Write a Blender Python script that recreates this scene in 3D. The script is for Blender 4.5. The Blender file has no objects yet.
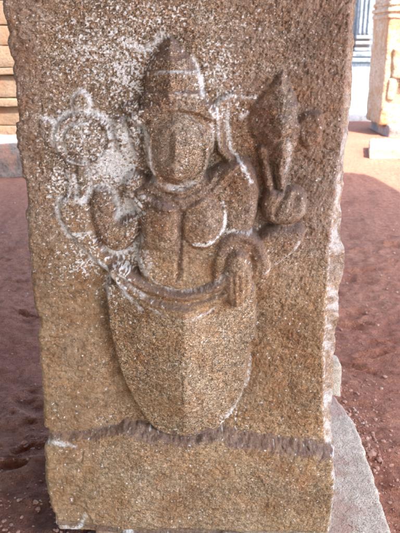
import bpy, math, random
import numpy as np
from mathutils import Vector, noise as mnoise

R = math.radians
scene = bpy.context.scene
COL = scene.collection

# ------------------------------------------------------------------ camera
CAM_H, CAM_D, FPX, PITCH = 1.25, 1.35, 650.0, R(19.3)
cd = bpy.data.cameras.new('camera')
cam = bpy.data.objects.new('camera', cd)
COL.objects.link(cam)
cam.location = (0, -CAM_D, CAM_H)
cam.rotation_euler = (math.pi / 2 - PITCH, 0, 0)
cd.sensor_fit = 'VERTICAL'
cd.sensor_height = 24.0
cd.lens = 24.0 * FPX / 533.0
cd.clip_start = 0.02
cd.clip_end = 2000
cd.dof.use_dof = True
cd.dof.focus_distance = 1.36
cd.dof.aperture_fstop = 8.0
scene.camera = cam

# ------------------------------------------------------------------ sky, sun, exposure
SUN_EL, SUN_AZ = R(52), (0.60, -0.80)          # sun to the right and behind the camera
w = bpy.data.worlds.new('World')
scene.world = w
w.use_nodes = True
wn = w.node_tree
bg = wn.nodes['Background']
sky = wn.nodes.new('ShaderNodeTexSky')
sky.sky_type = 'NISHITA'
sky.sun_disc = False
sky.sun_elevation = SUN_EL
sky.sun_rotation = math.atan2(SUN_AZ[0], SUN_AZ[1])
sky.air_density = 1.0
sky.dust_density = 2.0
wn.links.new(sky.outputs[0], bg.inputs[0])
bg.inputs[1].default_value = 0.14
sl = bpy.data.lights.new('sun', 'SUN')
sl.energy = 2.3
sl.angle = R(0.6)
sl.color = (1.0, 0.94, 0.86)
so = bpy.data.objects.new('sun', sl)
COL.objects.link(so)
sdir = Vector((SUN_AZ[0] * math.cos(SUN_EL), SUN_AZ[1] * math.cos(SUN_EL), math.sin(SUN_EL)))
so.rotation_euler = sdir.to_track_quat('Z', 'Y').to_euler()
so.location = sdir * 20

scene.view_settings.view_transform = 'Standard'
scene.view_settings.look = 'None'
scene.view_settings.gamma = 1
scene.view_settings.exposure = 2.8
scene.render.engine = 'CYCLES'
scene.cycles.use_denoising = True
scene.cycles.max_bounces = 8
scene.cycles.diffuse_bounces = 5
scene.cycles.sample_clamp_indirect = 8

# ------------------------------------------------------------------ numpy helpers
sp_, cp_ = math.sin(PITCH), math.cos(PITCH)


def project(X, Y, Z):
    """pixel of a world point in the 400 x 533 photograph"""
    dy = Y + CAM_D
    dz = Z - CAM_H
    depth = dy * cp_ - dz * sp_
    up = dy * sp_ + dz * cp_
    return 200 + FPX * X / depth, 266.5 - FPX * up / depth


def on_plane(u, v, Y=0.0):
    a = (u - 200) / FPX
    b = -(v - 266.5) / FPX
    t = (Y + CAM_D) / (cp_ + b * sp_)
    return t * a, CAM_H + t * (b * cp_ - sp_)


def on_level(u, v, Z=0.0):
    a = (u - 200) / FPX
    b = -(v - 266.5) / FPX
    t = (Z - CAM_H) / (b * cp_ - sp_)
    return t * a, -CAM_D + t * (cp_ + b * sp_)


def _hash(ix, iy, seed):
    ix = ix.astype(np.uint32)
    iy = iy.astype(np.uint32)
    h = ix * np.uint32(374761393) + iy * np.uint32(668265263) + np.uint32((seed * 2246822519) & 0xffffffff)
    h = (h ^ (h >> np.uint32(13))) * np.uint32(1274126177)
    h = h ^ (h >> np.uint32(16))
    h = h * np.uint32(2246822519)
    h = h ^ (h >> np.uint32(15))
    return h.astype(np.float64) / 4294967295.0


def vnoise(x, y, seed=0):
    x = np.asarray(x, float) + 5000.0
    y = np.asarray(y, float) + 5000.0
    ix = np.floor(x)
    iy = np.floor(y)
    fx = x - ix
    fy = y - iy
    fx = fx * fx * (3 - 2 * fx)
    fy = fy * fy * (3 - 2 * fy)
    ix = ix.astype(np.int64)
    iy = iy.astype(np.int64)
    a = _hash(ix, iy, seed)
    b = _hash(ix + 1, iy, seed)
    c = _hash(ix, iy + 1, seed)
    d = _hash(ix + 1, iy + 1, seed)
    return ((a * (1 - fx) + b * fx) * (1 - fy) + (c * (1 - fx) + d * fx) * fy) * 2 - 1


def fbm(x, y, octv=4, seed=0, gain=0.5):
    s = 0
    a = 1.0
    t = 0
    for i in range(octv):
        ca, sa = math.cos(i * 0.9), math.sin(i * 0.9)
        s = s + a * vnoise((x * ca - y * sa) * 2 ** i, (x * sa + y * ca) * 2 ** i, seed + i * 17)
        t += a
        a *= gain
    return s / t


def smooth(a, b, x):
    t = np.clip((x - a) / (b - a), 0, 1)
    return t * t * (3 - 2 * t)


def seg_d(U, V, pts, radii=None):
    """distance to a polyline; with radii: signed distance to the swept shape"""
    best = None
    for i in range(len(pts) - 1):
        ax, ay = pts[i]
        bx, by = pts[i + 1]
        dx, dy = bx - ax, by - ay
        L = dx * dx + dy * dy + 1e-9
        t = np.clip(((U - ax) * dx + (V - ay) * dy) / L, 0, 1)
        d = np.hypot(U - ax - t * dx, V - ay - t * dy)
        if radii is not None:
            d = d - (radii[i] * (1 - t) + radii[i + 1] * t)
        best = d if best is None else np.minimum(best, d)
    return best


def curve(pts, n=6):
    """Catmull-Rom through the traced points"""
    P = [np.array(p, float) for p in pts]
    P = [2 * P[0] - P[1]] + P + [2 * P[-1] - P[-2]]
    out = []
    for i in range(1, len(P) - 2):
        for k in range(n):
            t = k / n
            out.append(tuple(0.5 * ((2 * P[i]) + (P[i + 1] - P[i - 1]) * t + (2 * P[i - 1] - 5 * P[i] + 4 * P[i + 1] - P[i + 2]) * t * t
                                    + (3 * P[i] - P[i - 1] - 3 * P[i + 1] + P[i + 2]) * t ** 3)))
    out.append(tuple(P[-2]))
    return out


def poly_d(U, V, pts):
    """signed distance to a closed outline, negative inside"""
    pts = list(pts)
    d = seg_d(U, V, pts + [pts[0]])
    inside = np.zeros(U.shape, bool)
    n = len(pts)
    for i in range(n):
        x1, y1 = pts[i]
        x2, y2 = pts[(i + 1) % n]
        if y1 == y2:
            continue
        c = ((y1 > V) != (y2 > V)) & (U < (x2 - x1) * (V - y1) / (y2 - y1) + x1)
        inside ^= c
    return np.where(inside, -d, d)


def closed(pts, n=5):
    P = [np.array(p, float) for p in pts]
    m = len(P)
    out = []
    for i in range(m):
        p0, p1, p2, p3 = P[i - 1], P[i], P[(i + 1) % m], P[(i + 2) % m]
        for k in range(n):
            t = k / n
            out.append(tuple(0.5 * ((2 * p1) + (p2 - p0) * t + (2 * p0 - 5 * p1 + 4 * p2 - p3) * t * t + (3 * p1 - p0 - 3 * p2 + p3) * t ** 3)))
    return out


def ell_d(U, V, cx, cy, rx, ry, rot=0):
    c, s = math.cos(R(rot)), math.sin(R(rot))
    x = (U - cx) * c + (V - cy) * s
    y = -(U - cx) * s + (V - cy) * c
    k = np.hypot(x / rx, y / ry)
    k2 = np.hypot(x / rx ** 2, y / ry ** 2) + 1e-9
    return np.where(k < 0.05, -min(rx, ry), k * (k - 1) / k2)


def dome(d, wd, h):
    t = np.clip(-d / wd, 0, 1)
    return h * np.sqrt(np.clip(1 - (1 - t) ** 2, 0, 1))


def lerp_pts(x, pts):
    return np.interp(x, [p[0] for p in pts], [p[1] for p in pts])


# ------------------------------------------------------------------ materials
def new_mat(name):
    m = bpy.data.materials.new(name)
    m.use_nodes = True
    nt = m.node_tree
    b = nt.nodes['Principled BSDF']
    b.inputs['Specular IOR Level'].default_value = 0.25
    return m, nt, b


def N(nt, kind, **kw):
    n = nt.nodes.new(kind)
    for k, v in kw.items():
        setattr(n, k, v)
    return n


def mixc(nt, fac, a, b, blend='MIX'):
    m = N(nt, 'ShaderNodeMix', data_type='RGBA', blend_type=blend)
    for sock, val in ((m.inputs[0], fac), (m.inputs[6], a), (m.inputs[7], b)):
        if isinstance(val, bpy.types.NodeSocket):
            nt.links.new(val, sock)
        elif isinstance(val, (int, float)):
            sock.default_value = val
        else:
            sock.default_value = (*val, 1)
    return m.outputs[2]


def ramp(nt, src, stops, interp='LINEAR'):
    r = N(nt, 'ShaderNodeValToRGB')
    r.color_ramp.interpolation = interp
    els = r.color_ramp.elements
    while len(els) < len(stops):
        els.new(0.5)
    for e, (p, c) in zip(els, stops):
        e.position = p
        e.color = (c, c, c, 1) if isinstance(c, (int, float)) else (*c, 1)
    nt.links.new(src, r.inputs[0])
    return r.outputs[0]


def coords(nt, scale=(1, 1, 1)):
    tc = N(nt, 'ShaderNodeTexCoord')
    mp = N(nt, 'ShaderNodeMapping')
    mp.inputs['Scale'].default_value = scale
    nt.links.new(tc.outputs['Object'], mp.inputs[0])
    return mp.outputs[0]


def tex(nt, vec, scale, detail=3, rough=0.55, kind='noise', out=0, dist=0.0):
    if kind == 'noise':
        n = N(nt, 'ShaderNodeTexNoise')
        n.inputs['Detail'].default_value = detail
        n.inputs['Roughness'].default_value = rough
        n.inputs['Distortion'].default_value = dist
    else:
        n = N(nt, 'ShaderNodeTexVoronoi')
    n.inputs['Scale'].default_value = scale
    nt.links.new(vec, n.inputs['Vector'])
    return n.outputs[out]


def bump(nt, bsdf, layers):
    prev = None
    for h, dist, st in layers:
        b = N(nt, 'ShaderNodeBump')
        b.inputs['Distance'].default_value = dist
        b.inputs['Strength'].default_value = st
        nt.links.new(h, b.inputs['Height'])
        if prev is not None:
            nt.links.new(prev, b.inputs['Normal'])
        prev = b.outputs[0]
    nt.links.new(prev, bsdf.inputs['Normal'])


def attr(nt, name):
    a = N(nt, 'ShaderNodeAttribute')
    a.attribute_name = name
    return a.outputs['Fac']


def granite_carved():
    m, nt, b = new_mat('weathered_granite')
    co = coords(nt)
    grain = N(nt, 'ShaderNodeTexVoronoi')
    grain.inputs['Scale'].default_value = 430
    wob = tex(nt, co, 260, 2, 0.5, out=1)
    sc = N(nt, 'ShaderNodeVectorMath', operation='SCALE')
    sc.inputs[3].default_value = 0.004
    nt.links.new(wob, sc.inputs[0])
    ad = N(nt, 'ShaderNodeVectorMath', operation='ADD')
    nt.links.new(co, ad.inputs[0])
    nt.links.new(sc.outputs[0], ad.inputs[1])
    nt.links.new(ad.outputs[0], grain.inputs['Vector'])
    sep = N(nt, 'ShaderNodeSeparateColor')
    nt.links.new(grain.outputs['Color'], sep.inputs[0])
    rnd = sep.outputs[0]
    rnd2 = sep.outputs[1]
    warm = ramp(nt, rnd, [(0.0, (0.075, 0.06, 0.045)), (0.17, (0.19, 0.135, 0.08)), (0.4, (0.33, 0.225, 0.12)),
                          (0.62, (0.40, 0.285, 0.165)), (0.86, (0.48, 0.365, 0.23)), (1.0, (0.66, 0.57, 0.42))])
    cool = ramp(nt, rnd, [(0.0, (0.07, 0.064, 0.055)), (0.17, (0.15, 0.13, 0.10)), (0.4, (0.27, 0.22, 0.16)),
                          (0.62, (0.35, 0.285, 0.215)), (0.86, (0.45, 0.385, 0.31)), (1.0, (0.64, 0.60, 0.53))])
    warm = mixc(nt, attr(nt, 'speck'), (0.35, 0.235, 0.125), warm)
    cool = mixc(nt, attr(nt, 'speck'), (0.295, 0.22, 0.17), cool)
    base = mixc(nt, attr(nt, 'warm'), cool, warm)
    base = mixc(nt, attr(nt, 'rust'), base, (0.78, 0.63, 0.54), 'MULTIPLY')
    # patchy rust staining a few centimetres wide
    blot = tex(nt, co, 22, 4, 0.6)
    base = mixc(nt, ramp(nt, blot, [(0.42, 0.0), (0.66, 0.55)]), base, (0.88, 0.62, 0.42), 'MULTIPLY')
    big = tex(nt, co, 7.5, 5, 0.62)
    base = mixc(nt, 0.8, base, ramp(nt, big, [(0.33, 0.66), (0.5, 1.0), (0.68, 1.22)]), 'MULTIPLY')
    mid_ = tex(nt, co, 95, 3, 0.65)
    base = mixc(nt, 0.75, base, ramp(nt, mid_, [(0.34, 0.55), (0.5, 1.0), (0.66, 1.35)]), 'MULTIPLY')
    fine = tex(nt, co, 900, 2, 0.6)
    base = mixc(nt, 0.5, base, ramp(nt, fine, [(0.3, 0.62), (0.7, 1.3)]), 'MULTIPLY')
    # settled dirt and red dust, with shade of the relief painted in
    dirt_shade = mixc(nt, rnd2, (0.115, 0.075, 0.064), (0.22, 0.15, 0.13))
    base = mixc(nt, attr(nt, 'dust_shade'), base, dirt_shade)
    # lime residue
    lime = mixc(nt, rnd2, (0.56, 0.59, 0.59), (0.90, 0.93, 0.93))
    base = mixc(nt, attr(nt, 'lime'), base, lime)
    nt.links.new(base, b.inputs['Base Color'])
    b.inputs['Roughness'].default_value = 0.82
    h1 = tex(nt, co, 420, 3, 0.6)
    h2 = tex(nt, co, 120, 3, 0.6)
    bump(nt, b, [(h2, 0.0030, 0.6), (h1, 0.0016, 0.8), (rnd, 0.0007, 0.6)])
    return m


def soil():
    m, nt, b = new_mat('red_soil')
    co = coords(nt)
    n1 = tex(nt, co, 1.3, 5, 0.6)
    n2 = tex(nt, co, 26, 5, 0.65)
    n3 = tex(nt, co, 190, 3, 0.6)
    n5 = tex(nt, co, 62, 4, 0.7, dist=0.6)
    c = mixc(nt, ramp(nt, n1, [(0.35, 0.0), (0.65, 1.0)]), (0.46, 0.205, 0.135), (0.54, 0.275, 0.18))
    c = mixc(nt, ramp(nt, n2, [(0.38, 0.6), (0.62, 0.0)]), c, (0.32, 0.13, 0.085))
    c = mixc(nt, ramp(nt, n3, [(0.60, 0.0), (0.74, 0.6)]), c, (0.58, 0.40, 0.30))
    c = mixc(nt, attr(nt, 'damp'), c, (0.15, 0.08, 0.06))
    nt.links.new(c, b.inputs['Base Color'])
    b.inputs['Roughness'].default_value = 0.95
    b.inputs['Specular IOR Level'].default_value = 0.1
    c2 = ramp(nt, n5, [(0.30, 0.75), (0.5, 1.0), (0.68, 1.12)])
    nt.links.new(mixc(nt, 1.0, c, c2, 'MULTIPLY'), b.inputs['Base Color'])
    bump(nt, b, [(n2, 0.045, 0.8), (n5, 0.022, 0.9), (n3, 0.009, 0.9)])
    return m


def stone(name, c1, c2, speck, scale=40, grain=300, bmp=0.004, stain=None, rough=0.85):
    m, nt, b = new_mat(name)
    co = coords(nt)
    n1 = tex(nt, co, scale, 4, 0.6)
    vo = N(nt, 'ShaderNodeTexVoronoi')
    vo.inputs['Scale'].default_value = grain
    nt.links.new(co, vo.inputs['Vector'])
    sep = N(nt, 'ShaderNodeSeparateColor')
    nt.links.new(vo.outputs['Color'], sep.inputs[0])
    c = mixc(nt, ramp(nt, n1, [(0.35, 0.0), (0.65, 1.0)]), c1, c2)
    c = mixc(nt, ramp(nt, sep.outputs[0], [(0.78, 0.0), (0.86, 0.75)]), c, speck)
    if stain:
        n4 = tex(nt, co, stain[1], 4, 0.6)
        c = mixc(nt, ramp(nt, n4, [(0.50, 0.0), (0.62, 0.85)]), c, stain[0])
    nt.links.new(c, b.inputs['Base Color'])
    b.inputs['Roughness'].default_value = rough
    n2 = tex(nt, co, grain * 0.5, 3, 0.6)
    bump(nt, b, [(n1, bmp * 3, 0.5), (n2, bmp, 0.7)])
    return m


M_granite = granite_carved()
M_soil = soil()
M_slab = stone('pale_granite_slab', (0.47, 0.39, 0.30), (0.62, 0.54, 0.44), (0.26, 0.22, 0.19), 45, 420, 0.008, ((0.42, 0.28, 0.22), 9))
M_tan = stone('tan_sandstone', (0.36, 0.25, 0.15), (0.44, 0.36, 0.27), (0.24, 0.13, 0.07), 5, 60, 0.015, ((0.36, 0.18, 0.07), 3.2))
M_far = stone('pale_temple_granite', (0.14, 0.16, 0.18), (0.21, 0.225, 0.24), (0.10, 0.11, 0.125), 2.2, 30, 0.02, ((0.18, 0.145, 0.13), 1.1))
M_pave = stone('white_paving', (0.66, 0.66, 0.64), (0.74, 0.74, 0.72), (0.5, 0.5, 0.48), 2.5, 40, 0.01)
M_cream = stone('cream_stone', (0.33, 0.24, 0.17), (0.42, 0.34, 0.26), (0.20, 0.13, 0.09), 9, 90, 0.006)
M_grey = stone('grey_boulder_stone', (0.20, 0.16, 0.145), (0.27, 0.24, 0.225), (0.13, 0.11, 0.10), 12, 120, 0.008, ((0.45, 0.26, 0.2), 4))
M_wall = stone('tan_wall_stone', (0.17, 0.115, 0.075), (0.23, 0.17, 0.115), (0.15, 0.10, 0.07), 4, 70, 0.012, ((0.20, 0.12, 0.07), 2.5))
M_roof = stone('roof_stone', (0.22, 0.18, 0.15), (0.28, 0.24, 0.2), (0.12, 0.11, 0.10), 2, 60, 0.01)


# ------------------------------------------------------------------ objects
def tag(o, label=None, cat=None, group=None, kind=None):
    kind = kind or ('thing' if cat else None)
    if label:
        o['label'] = label
    if cat:
        o['category'] = cat
    if group:
        o['group'] = group
    if kind:
        o['kind'] = kind
    return o


def empty(name, loc=(0, 0, 0)):
    o = bpy.data.objects.new(name, None)
    o.empty_display_size = 0.1
    o.location = loc
    COL.objects.link(o)
    return o


def mesh_obj(name, co, faces, mat, parent=None, attrs=None, normals=None, smooth_=True):
    me = bpy.data.meshes.new(name)
    co = np.asarray(co, dtype=np.float32)
    faces = np.asarray(faces, dtype=np.int32)
    nf, k = faces.shape
    me.vertices.add(len(co))
    me.vertices.foreach_set('co', co.ravel())
    me.loops.add(nf * k)
    me.loops.foreach_set('vertex_index', faces.ravel())
    me.polygons.add(nf)
    me.polygons.foreach_set('loop_start', np.arange(0, nf * k, k, dtype=np.int32))
    me.update(calc_edges=True)
    me.polygons.foreach_set('use_smooth', np.full(nf, smooth_, dtype=bool))
    for an, av in (attrs or {}).items():
        a = me.attributes.new(an, 'FLOAT', 'POINT')
        a.data.foreach_set('value', np.asarray(av, dtype=np.float32))
    me.materials.append(mat)
    me.update()
    if normals is not None:
        me.normals_split_custom_set_from_vertices(np.asarray(normals, dtype=np.float32).tolist())
    o = bpy.data.objects.new(name, me)
    COL.objects.link(o)
    if parent:
        o.parent = parent
        o.matrix_parent_inverse = parent.matrix_world.inverted() if False else o.matrix_parent_inverse
        base = parent
        off = Vector((0, 0, 0))
        while base:
            off += base.location
            base = base.parent
        # parents only carry translations: keep vertices in world space by undoing them
        o.location = -off
    return o


class MB:
    """collects shapes, subdivided and roughened, into one mesh"""
    def __init__(self):
        self.v = []
        self.f = []

    def hexa(self, c, size, bevel=0.02, seg=3, jit=0.0, seed=0, rot=0.0, shape=None, res=None):
        """rounded, roughened block; c is the centre of its base"""
        sx, sy, sz = size
        res = res or max(0.02, min(sx, sy, sz) / 3)
        nx, ny, nz = (max(2, min(46, int(math.ceil(s / res)))) for s in size)

        def axis(n, L):
            t = np.linspace(0, 1, n + 1)
            b = min(bevel, L * 0.3)
            a = np.concatenate([[0, b * 0.3], np.linspace(b, L - b, n + 1), [L - b * 0.3, L]])
            return a - L / 2
        ax, ay, az = axis(nx, sx), axis(ny, sy), axis(nz, sz)
        idx = {}

        def vert(i, j, k):
            key = (i, j, k)
            if key in idx:
                return idx[key]
            x, y, z = ax[i], ay[j], az[k]
            p = np.array([x, y, z])
            h = np.array([sx, sy, sz]) / 2
            b = min(bevel, sx * .3, sy * .3, sz * .3)
            q = np.clip(p, -(h - b), h - b)
            d = p - q
            L = np.linalg.norm(d)
            if L > 0:
                p = q + d / L * min(L, b) if (np.abs(d) > 1e-9).sum() > 1 else p
            x, y, z = p
            z += sz / 2
            if shape:
                x, y, z = shape(x, y, z)
            cr, sr = math.cos(rot), math.sin(rot)
            x, y = x * cr - y * sr, x * sr + y * cr
            P = Vector((c[0] + x, c[1] + y, c[2] + z))
            if jit:
                s = 1.0 / (jit * 9)
                n = mnoise.noise_vector(P * s + Vector((seed * 3.1, seed, 0))) + 0.5 * mnoise.noise_vector(P * s * 2.7 + Vector((seed, 9, 0)))
                P += n * jit
            idx[key] = len(self.v)
            self.v.append(tuple(P))
            return idx[key]
        I, J, K = len(ax) - 1, len(ay) - 1, len(az) - 1
        for i in range(I):
            for j in range(J):
                self.f.append((vert(i, j, 0), vert(i, j + 1, 0), vert(i + 1, j + 1, 0), vert(i + 1, j, 0)))
                self.f.append((vert(i, j, K), vert(i + 1, j, K), vert(i + 1, j + 1, K), vert(i, j + 1, K)))
        for i in range(I):
            for k in range(K):
                self.f.append((vert(i, 0, k), vert(i + 1, 0, k), vert(i + 1, 0, k + 1), vert(i, 0, k + 1)))
                self.f.append((vert(i, J, k), vert(i, J, k + 1), vert(i + 1, J, k + 1), vert(i + 1, J, k)))
        for j in range(J):
            for k in range(K):
                self.f.append((vert(0, j, k), vert(0, j, k + 1), vert(0, j + 1, k + 1), vert(0, j + 1, k)))
                self.f.append((vert(I, j, k), vert(I, j + 1, k), vert(I, j + 1, k + 1), vert(I, j, k + 1)))
        return self

    def build(self, name, mat, parent=None):
        return mesh_obj(name, self.v, self.f, mat, parent)


# ================================================================== THE CARVED PILLAR
TOP = 3.25
SLAB_Z = 0.075
z_f = np.arange(SLAB_Z - 0.012, 1.40, 0.00125)
z_c = np.linspace(1.41, TOP, 60)
zz = np.concatenate([z_f, z_c])
nrow = len(zz)
NF = 540
vrow = project(0.0, 0.0, zz)[1]

LEFT = [(-400, -28), (-100, -8), (0, 1), (20, 4), (60, 8), (100, 12), (140, 16), (180, 21), (215, 25), (250, 28), (300, 33), (350, 38),
        (400, 42), (430, 44), (445, 45), (460, 46), (490, 48), (502, 52), (512, 56), (533, 58), (560, 60)]
RIGHT = [(-400, 372), (-100, 359), (0, 353), (60, 349), (100, 346), (150, 342), (200, 336), (250, 331), (300, 327), (360, 325), (428, 325),
         (442, 327), (447, 331), (480, 331), (520, 328), (560, 326)]
OUTER = [(-400, 375), (-100, 362), (0, 355), (40, 354), (62, 351), (75, 352), (100, 351), (125, 349), (150, 345), (170, 344), (190, 344), (200, 342),
         (240, 341), (258, 345), (272, 346), (288, 341), (310, 338), (355, 335), (400, 332), (440, 331), (560, 330)]


def edge_noise(v, seed, amp):
    return amp * (fbm(v / 14.0, v * 0 + seed, 4, seed, 0.6))


uL = lerp_pts(vrow, LEFT) + edge_noise(vrow, 3, 2.0)
uR = lerp_pts(vrow, RIGHT) + edge_noise(vrow, 7, 2.0)
uO = np.maximum(lerp_pts(vrow, OUTER) + edge_noise(vrow, 11, 2.6), uR + 2)
# chipped scallops on the left arris
uL = uL + (2.6 * np.clip(fbm(vrow / 8.0, vrow * 0, 3, 5, 0.6), 0, 1) + 3.5 * smooth(0.35, 0.6, vnoise(vrow / 23, vrow * 0, 6))) * smooth(10, 40, vrow)
xL = on_plane(uL, vrow)[0]
xR = on_plane(uR, vrow)[0]
DEPTH = 0.56
NS = 26
# ---- plan coordinates: back-left -> left side -> front -> right chamfer -> right side -> back-right
s = np.linspace(0, 1, NF)
XF = xL[:, None] + (xR - xL)[:, None] * s[None, :]
ZF = np.repeat(zz[:, None], NF, 1)
U0, V0 = project(XF, np.zeros_like(XF), ZF)

# low-frequency height of the figure: used to place outlines where they are seen once raised
ppm = FPX / CAM_D
blobs = [(178, 75, 26, 45, 24), (177, 149, 26, 38, 42), (190, 225, 52, 55, 32), (184, 350, 66, 85, 26), (240, 270, 22, 34, 26), (283, 130, 24, 55, 20),
         (284, 208, 26, 24, 22), (110, 222, 26, 34, 12), (134, 188, 16, 16, 14)]
B = np.zeros_like(U0)
for cx, cy, rx, ry, h in blobs:
    B = np.maximum(B, h * np.exp(-np.clip(((U0 - cx) / rx) ** 2 + ((V0 - cy) / ry) ** 2, 0, 40) ** 1.3 * 0.5))
B *= 0.0013
TH = (CAM_H - ZF) / CAM_D
U = 200 + (U0 - 200) * (1 + B / CAM_D)
V = V0 + B * TH * ppm * 0.93
U = U + 0.7 * fbm(U0 / 7, V0 / 7, 3, 21)
V = V + 0.7 * fbm(U0 / 7, V0 / 7, 3, 22)

H = np.zeros_like(U)                 # millimetres
ID = np.zeros(U.shape, np.int8)      # 0 shaft, 1 base, 2 body, 3 crown, 4 skirt, 5 disc, 6 conch, 7 sash, 8 lotus bud/palm attribute
SH, BA, BO, CR, SK, DI, CO_, SA, ER = range(9)


def raise_to(d, h, ident=None, edge=0.0):
    """union: where the shape stands higher than what is there"""
    global H, ID
    m = (d < 0) & (h > H)
    H = np.where(m, h, H)
    if ident is not None:
        ID = np.where((d < edge), ident, ID)


def add(mask_h):
    global H
    H = H + mask_h


# --- skirt, a great keeled urn of cloth
skirt_pts = closed([(108, 282), (106, 300), (108, 330), (113, 350), (121, 378), (132, 402), (145, 424), (160, 438), (185, 442), (212, 438), (230, 422), (241, 402),
                    (247, 380), (251, 350), (256, 340), (256, 312), (252, 290), (215, 298), (185, 302), (150, 296), (122, 284)])
d_sk = poly_d(U, V, skirt_pts)
Lb = lerp_pts(V, [(270, 106), (330, 108), (357, 111), (385, 119), (408, 129), (445, 150)])
Rb = lerp_pts(V, [(270, 252), (340, 256), (365, 253), (385, 246), (404, 240), (445, 222)])
mid = 185 + 0.8 * fbm(V / 20, V * 0, 2, 9)
tl = np.clip((U - Lb) / (mid - Lb), 0, 1)
tr = np.clip((Rb - U) / (Rb - mid), 0, 1)
keel = np.where(U < mid, 12 + 46 * tl, 3 + 55 * tr)
keel *= smooth(444, 385, V) * 0.78 + 0.22
raise_to(d_sk, keel * smooth(0, 2.2, -d_sk) ** 0.7, SK)

# --- torso
torso = closed([(131, 196), (137, 184), (152, 178), (178, 176), (204, 174), (222, 164), (240, 158), (252, 165), (258, 182), (259, 205), (253, 228),
                (240, 246), (232, 262), (224, 278), (205, 287), (183, 291), (158, 288), (143, 280), (137, 262), (140, 240), (139, 220), (133, 208)])
d_t = poly_d(U, V, torso)
tt = np.where(U < 179, 27 + 10 * np.clip((U - 132) / 47, 0, 1), 37 - 12 * np.clip((U - 179) / 75, 0, 1))
raise_to(d_t, dome(d_t, 9, 1) * tt, BO)
# waist is drawn in between chest and sash
add(-5 * np.exp(-((V - 262) / 10) ** 2) * smooth(2, -6, d_t))
# breasts
for cx, cy, rx, ry, rot, pk in ((161, 224, 20, 27, 4, 166), (203, 223, 21, 26, 12, 206)):
    db = ell_d(U, V, cx, cy, rx, ry, rot)
    add(dome(db, 20, 10) * (db < 0) + 4.5 * np.clip(1 - np.abs(U - pk) / 14, 0, 1) * smooth(0, -8, db))
    add(-2.5 * np.exp(-((db - 1.5) / 1.6) ** 2) * (d_t < 0))
# cleft and hanging chain
add(-6 * np.exp(-((U - 179 - 1.5 * np.sin(V / 9)) / 2.0) ** 2) * smooth(205, 212, V) * smooth(283, 272, V))
add(4 * np.exp(-((U - 183) / 1.8) ** 2) * smooth(228, 234, V) * smooth(280, 270, V) * (0.6 + 0.4 * np.sin(V * 1.3)))
# incised horizontal tool lines on belly and arms
add(-2.2 * np.clip(np.sin(V / 1.15 + 0.04 * U) - 0.3, 0, 1) * smooth(0, -5, d_t) * smooth(243, 250, V))
# upper right arm: its armlets
add(-2.5 * np.exp(-((U - 229 + 0.1 * (V - 200)) / 1.8) ** 2) * smooth(182, 195, V) * smooth(236, 225, V))
for vv in (186, 207, 214, 226):
    add(1.8 * np.exp(-((V - vv - 0.08 * (U - 240)) / 1.5) ** 2) * smooth(228, 232, U) * smooth(260, 254, U))

# --- neck ring
dn = ell_d(U, V, 178, 153, 31, 38)
raise_to(dn, 30 + dome(dn, 4, 4) + 3 * smooth(160, 180, V), BO)
dn2 = ell_d(U, V, 178, 134, 31, 34)
raise_to(dn2, 20 + dome(dn2, 6, 5), BO)
# necklaces
for pts, wd, h in ((curve([(138, 190), (150, 199), (168, 206), (186, 206), (204, 197), (219, 183), (231, 168), (240, 161)]), 3.4, 7),
                   (curve([(146, 184), (158, 193), (174, 199), (190, 198), (204, 188), (214, 176)]), 2.6, 6),
                   (curve([(150, 178), (162, 187), (178, 191), (192, 188), (204, 179)]), 2.2, 5)):
    dd = seg_d(U, V, pts)
    add(h * np.exp(-(dd / wd) ** 2) - 2.5 * np.exp(-((dd - wd * 1.9) / 1.2) ** 2))

# --- face: worn to a keel
df = ell_d(U, V, 177.5, 149.5, 25.5, 34.5)
fk = np.where(U < 175, 29 * np.clip((U - 148) / 27, 0, 1) ** 0.95, 29 - 20 * np.clip((U - 175) / 27, 0, 1) ** 1.1) * smooth(104, 150, V)
H = np.where(df < 0, 33 + dome(df, 6, 8) * (0.15 + 0.85 * smooth(118, 150, V)) + fk * smooth(2, -9, df) * (0.75 + 0.25 * smooth(184, 160, V)) - 4, H)
H = H - 3.5 * np.exp(-((df - 0.8) / 1.3) ** 2) * (V > 122)
add(-8 * np.exp(-(((U - 170.5) / 3.6) ** 2 + ((V - 148) / 8.0) ** 2)))
add(5 * np.exp(-(((U - 177) / 2.6) ** 2 + ((V - 146) / 10.0) ** 2)))
add(-2.0 * np.exp(-(((U - 178) / 9) ** 2 + ((V - 163) / 1.6) ** 2)))
add(-2.2 * np.exp(-(((U - 188) / 5.5) ** 2 + ((V - 139) / 2.4) ** 2)) - 1.6 * np.exp(-(((U - 163) / 5) ** 2 + ((V - 140) / 2.4) ** 2)))
ID = np.where(df < 0, BO, ID)
# ears and locks beside the face
for pts, r, h in (([(147, 124), (146, 146), (149, 166)], [4, 4.5, 3], 16), ([(209, 112), (211, 132), (210, 152)], [4, 5, 4], 18)):
    dd = seg_d(U, V, pts, r)
    raise_to(dd, dome(dd, 4, h), BO)

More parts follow.
